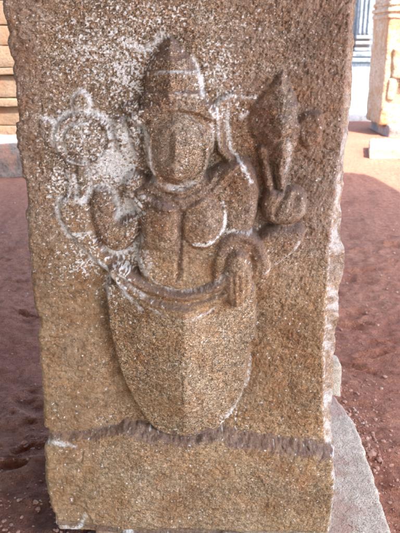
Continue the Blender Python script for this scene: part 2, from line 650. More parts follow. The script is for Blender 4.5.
# --- crown
brim = closed([(127, 121), (134, 110), (149, 102), (163, 97), (180, 95), (198, 97), (212, 104), (219, 113), (218, 121), (208, 121), (196, 115),
               (178, 113), (160, 116), (148, 122), (138, 126)])
xl = lerp_pts(V, [(36, 165), (42, 162), (50, 159), (56, 156), (58, 151), (70, 149), (72, 146), (91, 146), (93, 143), (104, 141)])
xr = lerp_pts(V, [(36, 171), (42, 175), (50, 182), (56, 186), (58, 191), (70, 196), (72, 200), (91, 202), (93, 206), (104, 208)])
cm = 171.0
dc = np.maximum(np.maximum(xl - U, U - xr), np.maximum(36 - V, V - 104))
tl = np.clip((U - xl) / (cm - xl), 0, 1)
tr = np.clip((xr - U) / (xr - cm), 0, 1)
hc = np.where(U < cm, 8 + 30 * tl ** 0.8, 8 + 30 * tr ** 0.55) * (0.45 + 0.55 * smooth(34, 62, V))
for v0, v1, a in ((57, 59, 5), (70, 72, 5), (91, 93, 5)):
    hc = hc + a * smooth(v0 - 1, v1 + 1, V + 3 * np.abs(U - 175) / 30) - a * 0.4
hc = hc - 3.0 * np.exp(-((V - 71 + 0.0 * U) / 1.4) ** 2) - 3.0 * np.exp(-((V - 90) / 1.4) ** 2) - 2.5 * np.exp(-((V - 57) / 1.4) ** 2)
raise_to(dc, hc * smooth(0, 1.8, -dc) ** 0.6, CR)
dbr = poly_d(U, V, brim)
tb = np.where(U < 172, 24 + 17 * np.clip((U - 130) / 42, 0, 1), 41 - 12 * np.clip((U - 172) / 46, 0, 1))
raise_to(dbr, dome(dbr, 5, 1) * tb, CR)
add(-2.2 * np.exp(-((seg_d(U, V, curve([(136, 117), (150, 108), (178, 102), (204, 107), (217, 115)]))) / 1.2) ** 2))
# boss on the crown's front
dbo = ell_d(U, V, 169, 88, 6, 9)
add(dome(dbo, 5, 6) * (dbo < 0))

# --- sash: three sweeping folds
sash = closed([(108, 268), (120, 262), (135, 272), (155, 283), (183, 287), (210, 280), (230, 268), (238, 280), (232, 294), (214, 304), (186, 311),
               (158, 307), (136, 298), (120, 287)])
dsa = poly_d(U, V, sash)
hb = np.where(U < 183, 22 + 24 * np.clip((U - 108) / 75, 0, 1), 46 - 8 * np.clip((U - 183) / 50, 0, 1))
raise_to(dsa, dome(dsa, 3, 1) * hb, SA)
for pts, wd, h in ((curve([(112, 268), (128, 275), (150, 286), (184, 292), (212, 285), (232, 271)]), 3.5, 6),
                   (curve([(110, 274), (128, 286), (152, 299), (184, 303), (212, 297), (232, 284)]), 3.0, 4.5),
                   (curve([(112, 280), (130, 295), (154, 306), (184, 310), (212, 304), (228, 296)]), 2.0, 3.5)):
    dd = seg_d(U, V, pts)
    add(h * np.exp(-(dd / wd) ** 2) * smooth(6, 0, dsa))
for vv, am in ((64, 1.6), (78, 2.0), (84, 2.0), (98, 1.8)):
    add(am * np.clip(np.sin(U * 0.95 + vv), 0, 1) * np.exp(-((V - vv) / 2.2) ** 2) * smooth(0, -4, dc))
add(-4 * np.exp(-(seg_d(U, V, curve([(118, 274), (150, 293), (184, 298), (214, 291), (234, 277)])) / 1.7) ** 2) * (dsa < 4))

# --- left: disc held up by the fingers
dd = ell_d(U, V, 83, 139, 29, 27.5)
ring = dome(dd, 4, 11)
inner = ell_d(U, V, 84, 140, 21, 20)
ring = np.where(inner < 3, 2.0, ring)
ring = np.where(inner < 0, dome(inner, 8, 9.0), ring)
raise_to(dd, ring, DI)
H = np.where(dd < 0, ring, H)
add(1.6 * np.sin(np.arctan2(V - 140, U - 84) * 8 + 1.0) * smooth(-1, -5, inner) * smooth(-20, -12, inner))
dk = poly_d(U, V, closed([(74, 110), (73, 101), (79, 91), (84, 92), (90, 101), (89, 111), (81, 114)]))
raise_to(dk, dome(dk, 5, 8), DI)
dk = poly_d(U, V, closed([(42, 118), (50, 120), (56, 130), (57, 145), (50, 148), (44, 140), (41, 128)]))
raise_to(dk, dome(dk, 4, 6), DI)
for pts, r, h, i in (([(118, 122), (121, 138), (122, 150)], [5, 5.5, 3], 8, BO), ([(131, 120), (135, 138), (138, 156)], [4.5, 4, 3], 9, BO),
                     ([(127, 108), (136, 106)], [6, 4], 11, BO), ([(70, 168), (72, 182), (70, 196)], [5, 4, 4], 5, BO), ([(80, 172), (82, 184), (82, 198)], [4, 3.5, 4], 6, BO)):
    dd = seg_d(U, V, pts, r)
    raise_to(dd, dome(dd, 4, h), i)
# raised arm: outer band from elbow to shoulder
arm = closed([(60, 200), (74, 195), (86, 200), (90, 212), (96, 240), (108, 256), (124, 262), (120, 280), (106, 272), (90, 256), (74, 240), (63, 222)])
dar = poly_d(U, V, arm)
raise_to(dar, dome(dar, 5, 10), BO)
for pts in ([(70, 210), (78, 206), (84, 211)], [(68, 223), (80, 219), (90, 222)], [(72, 234), (84, 232), (92, 236)]):
    add(-2.5 * np.exp(-(seg_d(U, V, pts) / 1.6) ** 2))
# open palm raised in front (two swelling lobes)
pa = closed([(97, 188), (106, 189), (113, 199), (116, 214), (118, 222), (126, 219), (134, 214), (140, 222), (138, 236), (130, 247), (119, 252), (106, 248),
             (97, 236), (91, 220), (90, 203)])
dp = poly_d(U, V, pa)
raise_to(dp, dome(dp, 10, 19) * (0.75 + 0.25 * smooth(90, 125, U)), BO)
add(-3.5 * np.exp(-(seg_d(U, V, curve([(112, 240), (120, 238), (124, 230), (120, 222)])) / 1.5) ** 2))
add(-3 * np.exp(-(seg_d(U, V, curve([(98, 205), (100, 220), (106, 232)])) / 1.6) ** 2))
# lump over the palm: the second hand's knuckles
dl = ell_d(U, V, 135, 187, 12, 15, 10)
raise_to(dl, dome(dl, 8, 22), BO)
add(-3 * np.exp(-(seg_d(U, V, curve([(128, 190), (134, 195), (142, 192)])) / 1.4) ** 2) - 3 * np.exp(-(seg_d(U, V, curve([(128, 182), (135, 179), (141, 184)])) / 1.4) ** 2))

# --- right: forearm, hip hand
fa = closed([(252, 246), (262, 232), (278, 226), (297, 226), (305, 232), (298, 246), (284, 258), (268, 270), (256, 274)])
dfa = poly_d(U, V, fa)
raise_to(dfa, dome(dfa, 6, 25) + 3 * smooth(0, -10, dfa), BO)
dh = ell_d(U, V, 241, 262, 24, 30)
raise_to(dh, np.where(V < 275, dome(dh, 7, 36), 0), BO)
arch = curve([(217, 282), (219, 262), (224, 246), (234, 237), (246, 236), (256, 243), (262, 258), (263, 272)])
dd = seg_d(U, V, arch, [6.0] * len(arch))
raise_to(dd, 26 + dome(dd, 6, 13), BO)
add(-8 * np.exp(-((ell_d(U, V, 240, 264, 13, 18) + 3) / 4.0) ** 2) * smooth(246, 254, V))
hand = closed([(228, 252), (236, 246), (246, 250), (250, 264), (253, 280), (250, 292), (244, 300), (238, 304), (230, 302), (224, 292), (222, 276), (224, 262)])
dha = poly_d(U, V, hand)
hh = 30 + dome(dha, 10, 18) + 3 * np.clip(1 - np.abs(U - 238) / 12, 0, 1)
hh = hh - 3.5 * np.exp(-((U - 232.5 - 0.03 * (V - 280)) / 1.3) ** 2) * smooth(266, 274, V) - 3.5 * np.exp(-((U - 238.5) / 1.3) ** 2) * smooth(268, 276, V) \
    - 3.0 * np.exp(-((U - 244.5 + 0.05 * (V - 280)) / 1.2) ** 2) * smooth(268, 276, V)
raise_to(dha, hh, BO)
# --- right upper fist
df2 = closed([(263, 198), (270, 188), (280, 192), (290, 188), (300, 189), (307, 198), (307, 212), (300, 223), (286, 227), (270, 224), (262, 213)])
dd = poly_d(U, V, df2)
raise_to(dd, dome(dd, 9, 26), BO)
add(-11 * np.exp(-(((U - 296) / 5.5) ** 2 + ((V - 198 + 0.3 * (U - 296)) / 8) ** 2)))
add(-8 * np.exp(-(seg_d(U, V, curve([(275, 216), (278, 206), (286, 194)])) / 2.2) ** 2))
add(3 * np.exp(-(seg_d(U, V, curve([(270, 214), (273, 204), (281, 192)])) / 1.6) ** 2))
add(-6 * np.exp(-(seg_d(U, V, curve([(262, 226), (275, 228), (290, 228), (304, 222)])) / 1.8) ** 2))
# --- conch: a keeled spindle
xl = lerp_pts(V, [(70, 283), (80, 277), (92, 266), (108, 254), (125, 249), (140, 256), (152, 265), (165, 272), (190, 276)])
xr = lerp_pts(V, [(70, 284), (80, 290), (92, 295), (108, 299), (125, 301), (140, 299), (152, 295), (165, 290), (190, 286)])
cm = lerp_pts(V, [(70, 283), (125, 281), (190, 281)]) + 4 * fbm(V / 14, U / 14, 3, 25)
dco = np.maximum(np.maximum(xl - U, U - xr), np.maximum(70 - V, V - 192)) * 0.9
tl = np.clip((U - xl) / np.maximum(cm - xl, 1), 0, 1)
tr = np.clip((xr - U) / np.maximum(xr - cm, 1), 0, 1)
pk = lerp_pts(V, [(70, 2), (80, 9), (95, 21), (125, 34), (150, 28), (192, 20)])
hco = np.where(U < cm, pk * (0.08 + 0.92 * tl ** 0.85), pk * (0.3 + 0.7 * tr ** 0.6))
hco += 5 * np.exp(-(((U - 288) / 9) ** 2 + ((V - 125) / 10) ** 2))
hco -= 4 * np.exp(-(seg_d(U, V, curve([(272, 150), (280, 140), (292, 134), (299, 120)])) / 1.8) ** 2)
hco -= 4 * np.exp(-(seg_d(U, V, curve([(276, 112), (286, 112), (296, 116)])) / 1.6) ** 2)
hco = hco + 6 * fbm(U / 10, V / 10, 3, 24)
raise_to(dco + 3.0 * fbm(U / 12, V / 12, 3, 23), hco, CO_)
wl = poly_d(U, V, closed([(298, 122), (308, 113), (321, 112), (323, 124), (319, 140), (309, 148), (300, 142)]))
raise_to(wl, dome(wl, 6, 15) + np.clip((U - 298) / 25, 0, 1) * 5, CO_)
wl2 = seg_d(U, V, curve([(262, 150), (266, 166), (270, 186)]), [5.0] * 13)
raise_to(wl2, dome(wl2, 4, 15), BO)
# shoulder lobe right and earring ribbon
er = seg_d(U, V, curve([(218, 108), (219, 130), (221, 148), (230, 160)]), [4.5] * 19)
raise_to(er, dome(er, 3.5, 13), ER)
er2 = seg_d(U, V, curve([(215, 108), (223, 101), (231, 96)]), [4.0] * 13)
raise_to(er2, dome(er2, 3, 9), ER)

H = np.where(ID == SH, H, H * 1.0 + 0)
H = H * 1.3
# --- carved-back field round the figure
d_fig = np.minimum.reduce([d_sk, d_t, df, dc, dbr, dsa, dn, dp, dl, dh, dha, dfa, dco + 2, dd])
fld = smooth(14, 2, d_fig) * (d_fig > -1)
sink = np.exp(-np.clip(np.minimum.reduce([d_sk, d_t, dc]), 0, 200) / 28.0) * smooth(20, 60, V0) * (d_fig > -1)
field = np.where(ID == SH, -2.5 * fld - 15 * sink * (0.45 + 0.55 * smooth(270, 310, V0)) * smooth(45, 80, U0) * smooth(330, 305, U0), 0)
H = H + field
add(-1.8 * np.exp(-((ell_d(U, V, 83, 139, 29, 27.5) - 2) / 1.8) ** 2) - 1.8 * np.exp(-((dar - 2) / 1.8) ** 2) - 2.0 * np.exp(-((dp - 2) / 2) ** 2))

def soften(a, n):
    for _ in range(n):
        b = a.copy()
        b[1:-1, 1:-1] = (a[1:-1, 1:-1] * 2 + a[:-2, 1:-1] + a[2:, 1:-1] + a[1:-1, :-2] + a[1:-1, 2:]) / 6
        a = b
    return a


H = soften(H, 7)
# --- base block standing proud, ledge line
VL = lerp_pts(U0, [(40, 434), (90, 432), (106, 429), (124, 422), (150, 428), (185, 433), (215, 428), (240, 433), (270, 437), (300, 440), (340, 445)])
VL = VL + 3.2 * fbm(U0 / 7.0, V0 / 5.0, 4, 33, 0.6)
lip = lerp_pts(U0, [(40, 13), (90, 15), (125, 26), (185, 27), (225, 30), (260, 34), (330, 36)])
kk = smooth(-0.5, 6.5, V0 - VL)
# chisel teeth run down from the ledge
teeth = smooth(-0.15, 0.5, fbm((U0 + 0.7 * V0) / 4.0, V0 / 14, 3, 41)) * np.exp(-np.clip(V0 - VL - 3, 0, 99) / 7) * (0.35 * smooth(95, 130, U0) + 0.35 * smooth(225, 260, U0))
hbase = kk * (lip + 3.0 * fbm(U0 / 22, V0 / 22, 3, 40)) - teeth * 4.5 * kk
cut = smooth(521, 525, V0 + 2 * fbm(U0 / 15, U0 * 0, 3, 44))
hbase = hbase - cut * 12
isb = V0 > VL
H = np.where(isb, np.maximum(hbase, H * smooth(9, 0, V0 - VL)), H)
H = soften(H, 2)
ID = np.where(isb, BA, ID)
add(np.where(isb, -6.0 * np.exp(-(seg_d(U0, V0, curve([(56, 519), (90, 522), (130, 526), (180, 524), (232, 527)])) / 1.6) ** 2), 0))
# shallow flakes and a crack on the base
add(np.where(isb, -3.0 * smooth(0, 3, -poly_d(U0, V0, closed([(150, 500), (185, 492), (212, 480), (222, 470), (258, 468), (268, 500), (240, 520), (160, 520)]))), 0))
add(np.where(isb, -3.0 * smooth(0, 3, -poly_d(U0, V0, closed([(56, 505), (80, 500), (92, 512), (96, 540), (50, 545)]))), 0))
add(np.where(isb, -3.0 * np.exp(-(seg_d(U0, V0, curve([(60, 462), (80, 460), (84, 448)])) / 1.4) ** 2), 0))

# --- weathering relief: undulation, pick marks, pits
flat = np.where(ID == SH, 1.0, 0.55)
add(2.6 * fbm(U0 / 55, V0 / 55, 3, 50) * flat)
add(1.1 * fbm(U0 / 13, V0 / 13, 3, 52))
pick_r = fbm((U0 + V0 * 0.55) / 2.4, (V0 - U0 * 0.55) / 7.0, 3, 53)       # slanting strokes on the right
pick_l = fbm(U0 / 6.5, V0 / 2.3, 3, 54)                                  # level dashes on the left
mixr = smooth(190, 280, U0 + 12 * fbm(U0 / 40, V0 / 40, 2, 55))
add((pick_r * mixr + pick_l * (1 - mixr)) * (1.5 + 0.7 * smooth(260, 160, V0)))
add(0.8 * fbm(U0 / 1.6, V0 / 1.6, 2, 56))
add(-1.6 * smooth(0.12, 0.38, fbm(U0 / 8, V0 / 6, 4, 59, 0.6)) * flat)
pit = vnoise(U0 / 3.2, V0 / 3.2, 57)
add(-(1.5 + 1.5 * smooth(260, 160, V0) * flat) * smooth(0.35, 0.85, pit))
# long vertical tooling strokes, upper right
add(1.0 * fbm(U0 / 5.0, V0 / 60, 3, 58) * smooth(215, 250, U0) * smooth(130, 80, V0))
# horizontal tooling lower left
add(0.5 * np.sin(V0 / 1.3 + 2 * vnoise(U0 / 40, V0 / 10, 60)) * smooth(110, 80, U0) * smooth(230, 290, V0) * (V0 < VL))
# worn arrises
eL = (XF - xL[:, None]) / 0.0021
eR = (xR[:, None] - XF) / 0.0021
rl = 4 + 3 * np.abs(fbm(V0 / 12, V0 * 0, 3, 61))
rr = 3 + 4 * np.abs(fbm(V0 / 15, V0 * 0, 3, 62))
add(-7 * np.clip(1 - eL / rl, 0, 1) ** 2 - 9 * np.clip(1 - eR / rr, 0, 1) ** 2)

# ------------ surface stains and painted shade carried as attributes
# red-brown settled dust together with painted shade on up-turned slopes
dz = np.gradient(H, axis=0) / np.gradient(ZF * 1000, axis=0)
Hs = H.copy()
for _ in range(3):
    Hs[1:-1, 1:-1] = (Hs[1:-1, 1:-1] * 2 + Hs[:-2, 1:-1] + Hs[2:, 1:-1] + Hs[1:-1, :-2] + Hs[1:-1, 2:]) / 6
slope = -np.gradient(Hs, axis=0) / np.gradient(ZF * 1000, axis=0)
dust_shade = 0.62 * smooth(0.35, 1.1, slope) * np.where(df < 3, 0.2, 1.0)
dust_shade = np.maximum(dust_shade, (0.70 + 0.35 * fbm(U0 / 2.5, V0 / 2.5, 3, 73)) * smooth(-3.5, 0.5, V0 - VL + 2 * fbm(U0 / 4, V0 / 4, 2, 71)) * smooth(1, -5, V0 - VL - 4.5 - 5 * smooth(100, 140, U0) - 7 * fbm((U0 + 0.7 * V0) / 4.0, V0 / 14, 3, 41) * (0.5 * smooth(95, 130, U0) + 0.5 * smooth(225, 260, U0)) - 3 * fbm(U0 / 9, V0 / 9, 3, 46)))  # ledge top: shade painted in along with settled dust
DUST_SHADE = [([(112, 262), (130, 274), (152, 285), (186, 291), (214, 284), (232, 272)], 4, .55), ([(222, 250), (228, 240), (240, 236), (252, 240), (259, 250)], 6, .5),  # strokes painting shade on dark facets and hollows, mixed with dust
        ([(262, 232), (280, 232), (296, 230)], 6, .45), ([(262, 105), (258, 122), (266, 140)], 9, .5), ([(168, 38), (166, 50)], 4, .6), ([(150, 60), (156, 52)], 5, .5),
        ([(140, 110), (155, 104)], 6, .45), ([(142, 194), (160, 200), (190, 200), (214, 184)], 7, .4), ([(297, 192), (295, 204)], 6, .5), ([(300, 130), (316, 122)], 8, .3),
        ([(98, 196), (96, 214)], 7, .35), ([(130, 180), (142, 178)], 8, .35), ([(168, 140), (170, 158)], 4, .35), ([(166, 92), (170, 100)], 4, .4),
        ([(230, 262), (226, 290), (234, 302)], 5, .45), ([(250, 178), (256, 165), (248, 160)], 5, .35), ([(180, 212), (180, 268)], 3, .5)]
for pts, wd, a in DUST_SHADE:
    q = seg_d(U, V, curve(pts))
    dust_shade = np.maximum(dust_shade, a * smooth(wd * 1.6, wd * 0.2, q) * (0.75 + 0.5 * fbm(U0 / 5, V0 / 5, 3, 72)))
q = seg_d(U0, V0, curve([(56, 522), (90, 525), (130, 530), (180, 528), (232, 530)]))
dust_shade = np.maximum(dust_shade, 0.75 * smooth(4, 0.5, q + 1.5 * fbm(U0 / 5, V0 / 5, 3, 74)))  # bottom groove: darkness of the gap painted into the colour
dust_shade = np.clip(dust_shade, 0, 1)

# lime residue
nz = fbm(U0 / 2.1, V0 / 1.9, 3, 80, 0.65)
nz2 = vnoise(U0 / 1.5, V0 / 1.5, 81)
nzw = fbm(U0 / 9, V0 / 9, 2, 82)
reg = np.zeros_like(U0)
for cx, cy, rx, ry, a in ((105, 50, 60, 55, .47), (150, 20, 70, 30, .36), (75, 120, 45, 45, .38), (125, 70, 30, 40, .60), (115, 165, 30, 26, .9), (80, 135, 42, 36, .46), (90, 250, 30, 22, .5), (132, 205, 14, 14, .98), (98, 120, 30, 14, .6), (60, 180, 14, 30, .5), (85, 265, 20, 14, .5),
                          (130, 258, 20, 14, .62), (115, 285, 24, 22, .40), (75, 225, 35, 40, .28), (75, 265, 32, 18, .38), (218, 70, 22, 45, .48), (135, 120, 14, 28, .60),
                          (230, 25, 60, 30, .20), (222, 118, 12, 22, .42), (235, 100, 22, 16, .40), (60, 60, 25, 60, .22), (128, 42, 20, 10, .7), (228, 418, 12, 6, .45), (60, 170, 30, 30, .3),
                          (148, 60, 8, 22, .55), (120, 140, 26, 24, .62), (40, 30, 40, 30, .16), (96, 172, 14, 12, .55), (136, 228, 10, 20, .4)):
    reg = np.maximum(reg, a * np.exp(-(((U0 - cx) / rx) ** 2 + ((V0 - cy) / ry) ** 2)))
lime = smooth(0.60, 0.92, 1.12 * reg + 0.70 * nz + 0.45 * nz2 + 0.12)
LIME = [([(60, 199), (58, 210), (62, 224), (72, 238), (86, 252), (100, 264), (112, 274)], 1.8, 1.0), ([(42, 117), (52, 120), (58, 126)], 1.5, .9), ([(42, 118), (42, 130), (45, 140)], 1.2, .5),
        ([(73, 112), (72, 101), (79, 91), (86, 93), (91, 104), (89, 112)], 1.6, .8), ([(57, 150), (55, 138), (58, 124), (66, 114), (80, 110), (96, 112), (108, 120), (114, 134), (113, 150), (106, 160), (96, 166)], 1.9, .75),
        ([(66, 150), (63, 138), (67, 128), (78, 123), (84, 124)], 1.5, .8), ([(68, 160), (78, 164), (88, 164)], 1.5, .7), ([(106, 135), (106, 150), (100, 158)], 1.4, .5),
        ([(113, 122), (116, 140), (120, 154)], 1.9, .85), ([(124, 120), (127, 138), (134, 156)], 1.9, .9), ([(140, 124), (144, 130), (149, 150), (152, 172)], 2.0, .8),
        ([(68, 172), (70, 186), (68, 200)], 1.3, .8), ([(75, 176), (77, 190), (76, 202)], 1.3, .8), ([(88, 172), (90, 184), (86, 200), (80, 202)], 1.8, .8),
        ([(96, 188), (104, 186), (112, 192), (117, 206), (118, 218)], 1.9, .85), ([(118, 218), (126, 212), (136, 210)], 2.6, .8), ([(103, 250), (118, 255), (134, 250), (142, 238)], 1.9, .8),
        ([(70, 235), (80, 234), (90, 233)], 1.5, .8), ([(119, 185), (126, 176), (136, 173)], 1.5, .6), ([(129, 192), (136, 197), (144, 194)], 1.3, .6),
        ([(84, 160), (92, 170), (104, 172), (114, 162)], 3, .7), ([(130, 44), (142, 50), (156, 42), (162, 34)], 2.2, .75), ([(193, 56), (198, 68), (201, 84), (203, 96)], 1.8, .85),
        ([(213, 112), (212, 130), (215, 148)], 1.2, .5), ([(217, 108), (218, 128), (219, 150), ], 1.3, .95), ([(228, 104), (228, 122), (230, 146), (238, 158), (246, 172), (250, 180)], 1.5, .8),
        ([(216, 104), (222, 98), (230, 96)], 1.8, .7), ([(236, 97), (246, 98), (258, 96)], 1.5, .55), ([(241, 118), (247, 113)], 2.0, .6),
        ([(223, 200), (225, 212), (224, 226), (217, 237), (206, 243), (194, 243)], 1.3, 1.0), ([(222, 232), (236, 230), (252, 232)], 1.0, .5),
        ([(113, 272), (106, 284), (108, 296)], 1.8, .7), ([(122, 272), (134, 284), (144, 292)], 1.5, .7), ([(120, 282), (132, 296), (142, 306)], 1.5, .8), ([(150, 304), (166, 311), (186, 313), (204, 310), (218, 302)], 1.1, .55),
        ([(154, 278), (168, 285), (190, 287), (212, 281), (226, 270)], 1.0, .4), ([(136, 248), (138, 262), (146, 272)], 2.2, .7), ([(146, 252), (150, 266)], 2, .5),
        ([(156, 73), (170, 71), (186, 72), (198, 71)], 1.0, .55), ([(176, 92), (190, 94), (204, 97)], 1.0, .45), ([(165, 113), (178, 112), (192, 117), (202, 126)], 1.1, .35),
        ([(152, 178), (164, 184), (180, 186), (196, 180)], 1.6, .4), ([(252, 362), (250, 384), (244, 398), (238, 412)], 1.1, .5), ([(242, 402), (236, 412), (228, 420)], 2.0, .6), ([(288, 140), (290, 155), (286, 170)], 2.2, .4),
        ([(264, 268), (282, 256), (298, 240)], 1.3, .5), ([(46, 440), (60, 441), (76, 444)], 1.4, .6), ([(60, 525), (72, 530), (82, 524), (86, 512)], 1.3, .6), ([(126, 525), (131, 528)], 2, .8)]
for pts, wd, a in LIME:
    q = seg_d(U, V, curve(pts))
    wd = wd * (1.35 if pts[0][0] < 150 else 1.1)
    k = a * smooth(wd * 1.7, wd * 0.1, q + 2.2 * nz + 1.6 * nzw)
    lime = np.maximum(lime, k * smooth(-0.55, 0.15, nz2 + 0.5 * nz + a * 0.5))
# broken rim of fresh, pale stone
lime = np.maximum(lime, 0.45 * smooth(3, 0.5, eR) * smooth(170, 220, V0) * smooth(-.2, .4, nz2))
lime = np.clip(lime * 1.1, 0, 1)

warm = 0.18 + 0.60 * smooth(180, 320, V0) + 0.25 * fbm(U0 / 40, V0 / 40, 3, 90) - 0.35 * smooth(225, 300, U0) * smooth(330, 200, V0) \
    - 0.2 * smooth(60, 10, U0) * smooth(250, 100, V0)
warm = np.clip(warm, 0, 1)

speck = 0.50 + 0.35 * fbm(U0 / 28, V0 / 28, 3, 110) + 0.3 * smooth(250, 200, U0) * smooth(250, 150, V0) - 0.35 * smooth(110, 80, U0) * smooth(240, 300, V0)
speck = np.where(ID == SK, speck + 0.35, speck) - 0.3 * smooth(280, 320, U0) * smooth(260, 180, V0) - 0.35 * smooth(60, 25, U0)
speck = np.clip(speck, 0.12, 1)
rust = np.zeros_like(U0)
for cx, cy, rx, ry, a in ((290, 370, 38, 75, .55), (258, 125, 26, 40, .65), (310, 130, 26, 40, .45), (335, 60, 26, 70, .4), (295, 30, 50, 40, .2), (12, 90, 12, 130, .2), (160, 200, 34, 30, .4),
                          (245, 185, 26, 26, .5), (285, 235, 30, 20, .4), (160, 60, 18, 30, .45), (150, 108, 22, 14, .45), (245, 255, 30, 30, .4), (105, 215, 16, 30, .35), (80, 420, 60, 14, .2),
                          (290, 420, 50, 20, .35), (130, 330, 30, 60, .18), (200, 500, 140, 14, .22), (300, 490, 40, 40, .2)):
    rust = np.maximum(rust, a * np.exp(-(((U0 - cx) / rx) ** 2 + ((V0 - cy) / ry) ** 2) ** 1.5))
rust = np.clip(rust * (1.25 + 1.1 * fbm(U0 / 16, V0 / 16, 4, 111, 0.6)) + 0.35 * smooth(0.15, 0.5, fbm(U0 / 30, V0 / 22, 4, 112)) , 0, 1)
rust = np.where((df < 0) & (U > 176), rust * 0.3, rust)

# ------------ assemble the pillar's skin
YF = -H / 1000.0


def side(xa, ya, xb, yb, n, seed, amp):
    """strip of skin between two plan lines, rows along z; returns interior columns"""
    t = np.linspace(0, 1, n + 2)[1:-1][None, :]
    X = xa[:, None] * (1 - t) + xb[:, None] * t
    Y = ya[:, None] * (1 - t) + yb[:, None] * t
    Zr = np.repeat(zz[:, None], n, 1)
    q = amp * (fbm(Y * 28 + seed, Zr * 28, 4, seed, 0.6)) * np.sin(np.pi * np.clip(t, 0, 1)) ** 0.4
    return X + q, Y + 0.4 * q, Zr


yO = 0.035 + 0.012 * fbm(zz * 12, zz * 0, 3, 95)
tO = (CAM_D + yO) / CAM_D
xO = on_plane(uO, vrow)[0] * tO
xB = xL + 0.02
lX, lY, lZ = side(xL * 0 + xL.mean() + 0.01, np.full(nrow, DEPTH), xL, YF[:, 0], 40, 96, 0.012)
cX, cY, cZ = side(xR, YF[:, -1], xO, yO, 12, 97, 0.004)
rX, rY, rZ = side(xO, yO, xO * 0 + 0.30, np.full(nrow, DEPTH), 40, 98, 0.010)
bX, bY, bZ = side(np.full(nrow, 0.30), np.full(nrow, DEPTH), np.full(nrow, xL.mean() + 0.01), np.full(nrow, DEPTH), 20, 99, 0.01)
PX = np.concatenate([lX, XF, cX, rX, bX], 1)
PY = np.concatenate([lY, YF, cY, rY, bY], 1)
PZ = np.concatenate([lZ, ZF, cZ, rZ, bZ], 1)
nc = PX.shape[1]
nl = lX.shape[1]


def pad(a, fill_l, fill_r):
    return np.concatenate([np.broadcast_to(fill_l, (nrow, nl)), a, np.broadcast_to(fill_r, (nrow, nc - nl - NF))], 1)


zr = np.concatenate([cZ, rZ, bZ], 1)
yr = np.concatenate([cY, rY, bY], 1)
limeR = 0.5 * smooth(-0.35, 0.45, fbm(yr * 60, zr * 60 + yr * 30, 4, 101, 0.65)) * smooth(0.06, 0.02, yr) * smooth(1.25, 1.0, zr)
A_lime = pad(lime, 0.0, limeR)
A_dust_shade = pad(dust_shade, 0.15, 0.0)
A_speck = pad(speck, 0.5, 0.5 * np.ones_like(zr))
A_rust = pad(rust, 0.2, 0.15 * np.ones_like(zr))
A_warm = pad(warm, 0.4, 0.35 * np.ones_like(zr))
idv = pad(ID, SH, SH)
# side columns below the ledge belong to the base block
ledge_z_r = on_plane(331, 446)[1]
idv = idv.copy()
idv[:, :nl] = np.where(lZ < on_plane(45, 434)[1], BA, SH)
idv[:, nl + NF:] = np.where(zr < ledge_z_r, BA, SH)

# vertex normals on the whole skin (closed ring in columns)
P = np.stack([PX, PY, PZ], -1)
dcx = np.roll(P, -1, 1) - np.roll(P, 1, 1)
dr = np.gradient(P, axis=0)
NRM = np.cross(dcx, dr)
NRM /= np.linalg.norm(NRM, axis=-1, keepdims=True) + 1e-12

vid = np.arange(nrow * nc).reshape(nrow, nc)
a_ = vid[:-1, :]
b_ = np.roll(vid, -1, 1)[:-1, :]
c_ = np.roll(vid, -1, 1)[1:, :]
d_ = vid[1:, :]
quads = np.stack([a_, b_, c_, d_], -1).reshape(-1, 4)
qid = idv[:-1, :].reshape(-1)
Pf = P.reshape(-1, 3)
Nf = NRM.reshape(-1, 3)
att = {'lime': A_lime.reshape(-1), 'dust_shade': A_dust_shade.reshape(-1), 'warm': A_warm.reshape(-1), 'speck': A_speck.reshape(-1), 'rust': A_rust.reshape(-1)}

pillar = empty('carved_pillar', (0, 0.28, SLAB_Z))
tag(pillar, 'speckled brown granite pillar carved in relief with a crowned four armed figure', 'pillar')


def skin_part(name, ident, parent):
    q = quads[qid == ident]
    used, inv = np.unique(q.ravel(), return_inverse=True)
    return mesh_obj(name, Pf[used], inv.reshape(-1, 4), M_granite, parent, {k: v[used] for k, v in att.items()}, Nf[used])


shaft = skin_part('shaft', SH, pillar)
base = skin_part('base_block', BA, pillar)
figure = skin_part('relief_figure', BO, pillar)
figure.location = (0, -0.28, -SLAB_Z)


def sub_part(name, ident, label=None):
    o = skin_part(name, ident, None)
    o.parent = figure
    o.location = (0, 0, 0)
    if label:
        o['label'] = label
    return o


sub_part('crown', CR, 'tall tiered crown worn by the carved figure')
sub_part('skirt', SK, 'plain keeled skirt filling the lower half of the relief')
sub_part('sash', SA, 'folded sash sweeping under the belly of the figure')
sub_part('discus', DI, 'round ringed discus with a pointed knob at top left')
sub_part('conch', CO_, 'tapering conch held up above the right fist')
sub_part('ear_ornament', ER, 'hanging ribbon beside the face edged in white lime')

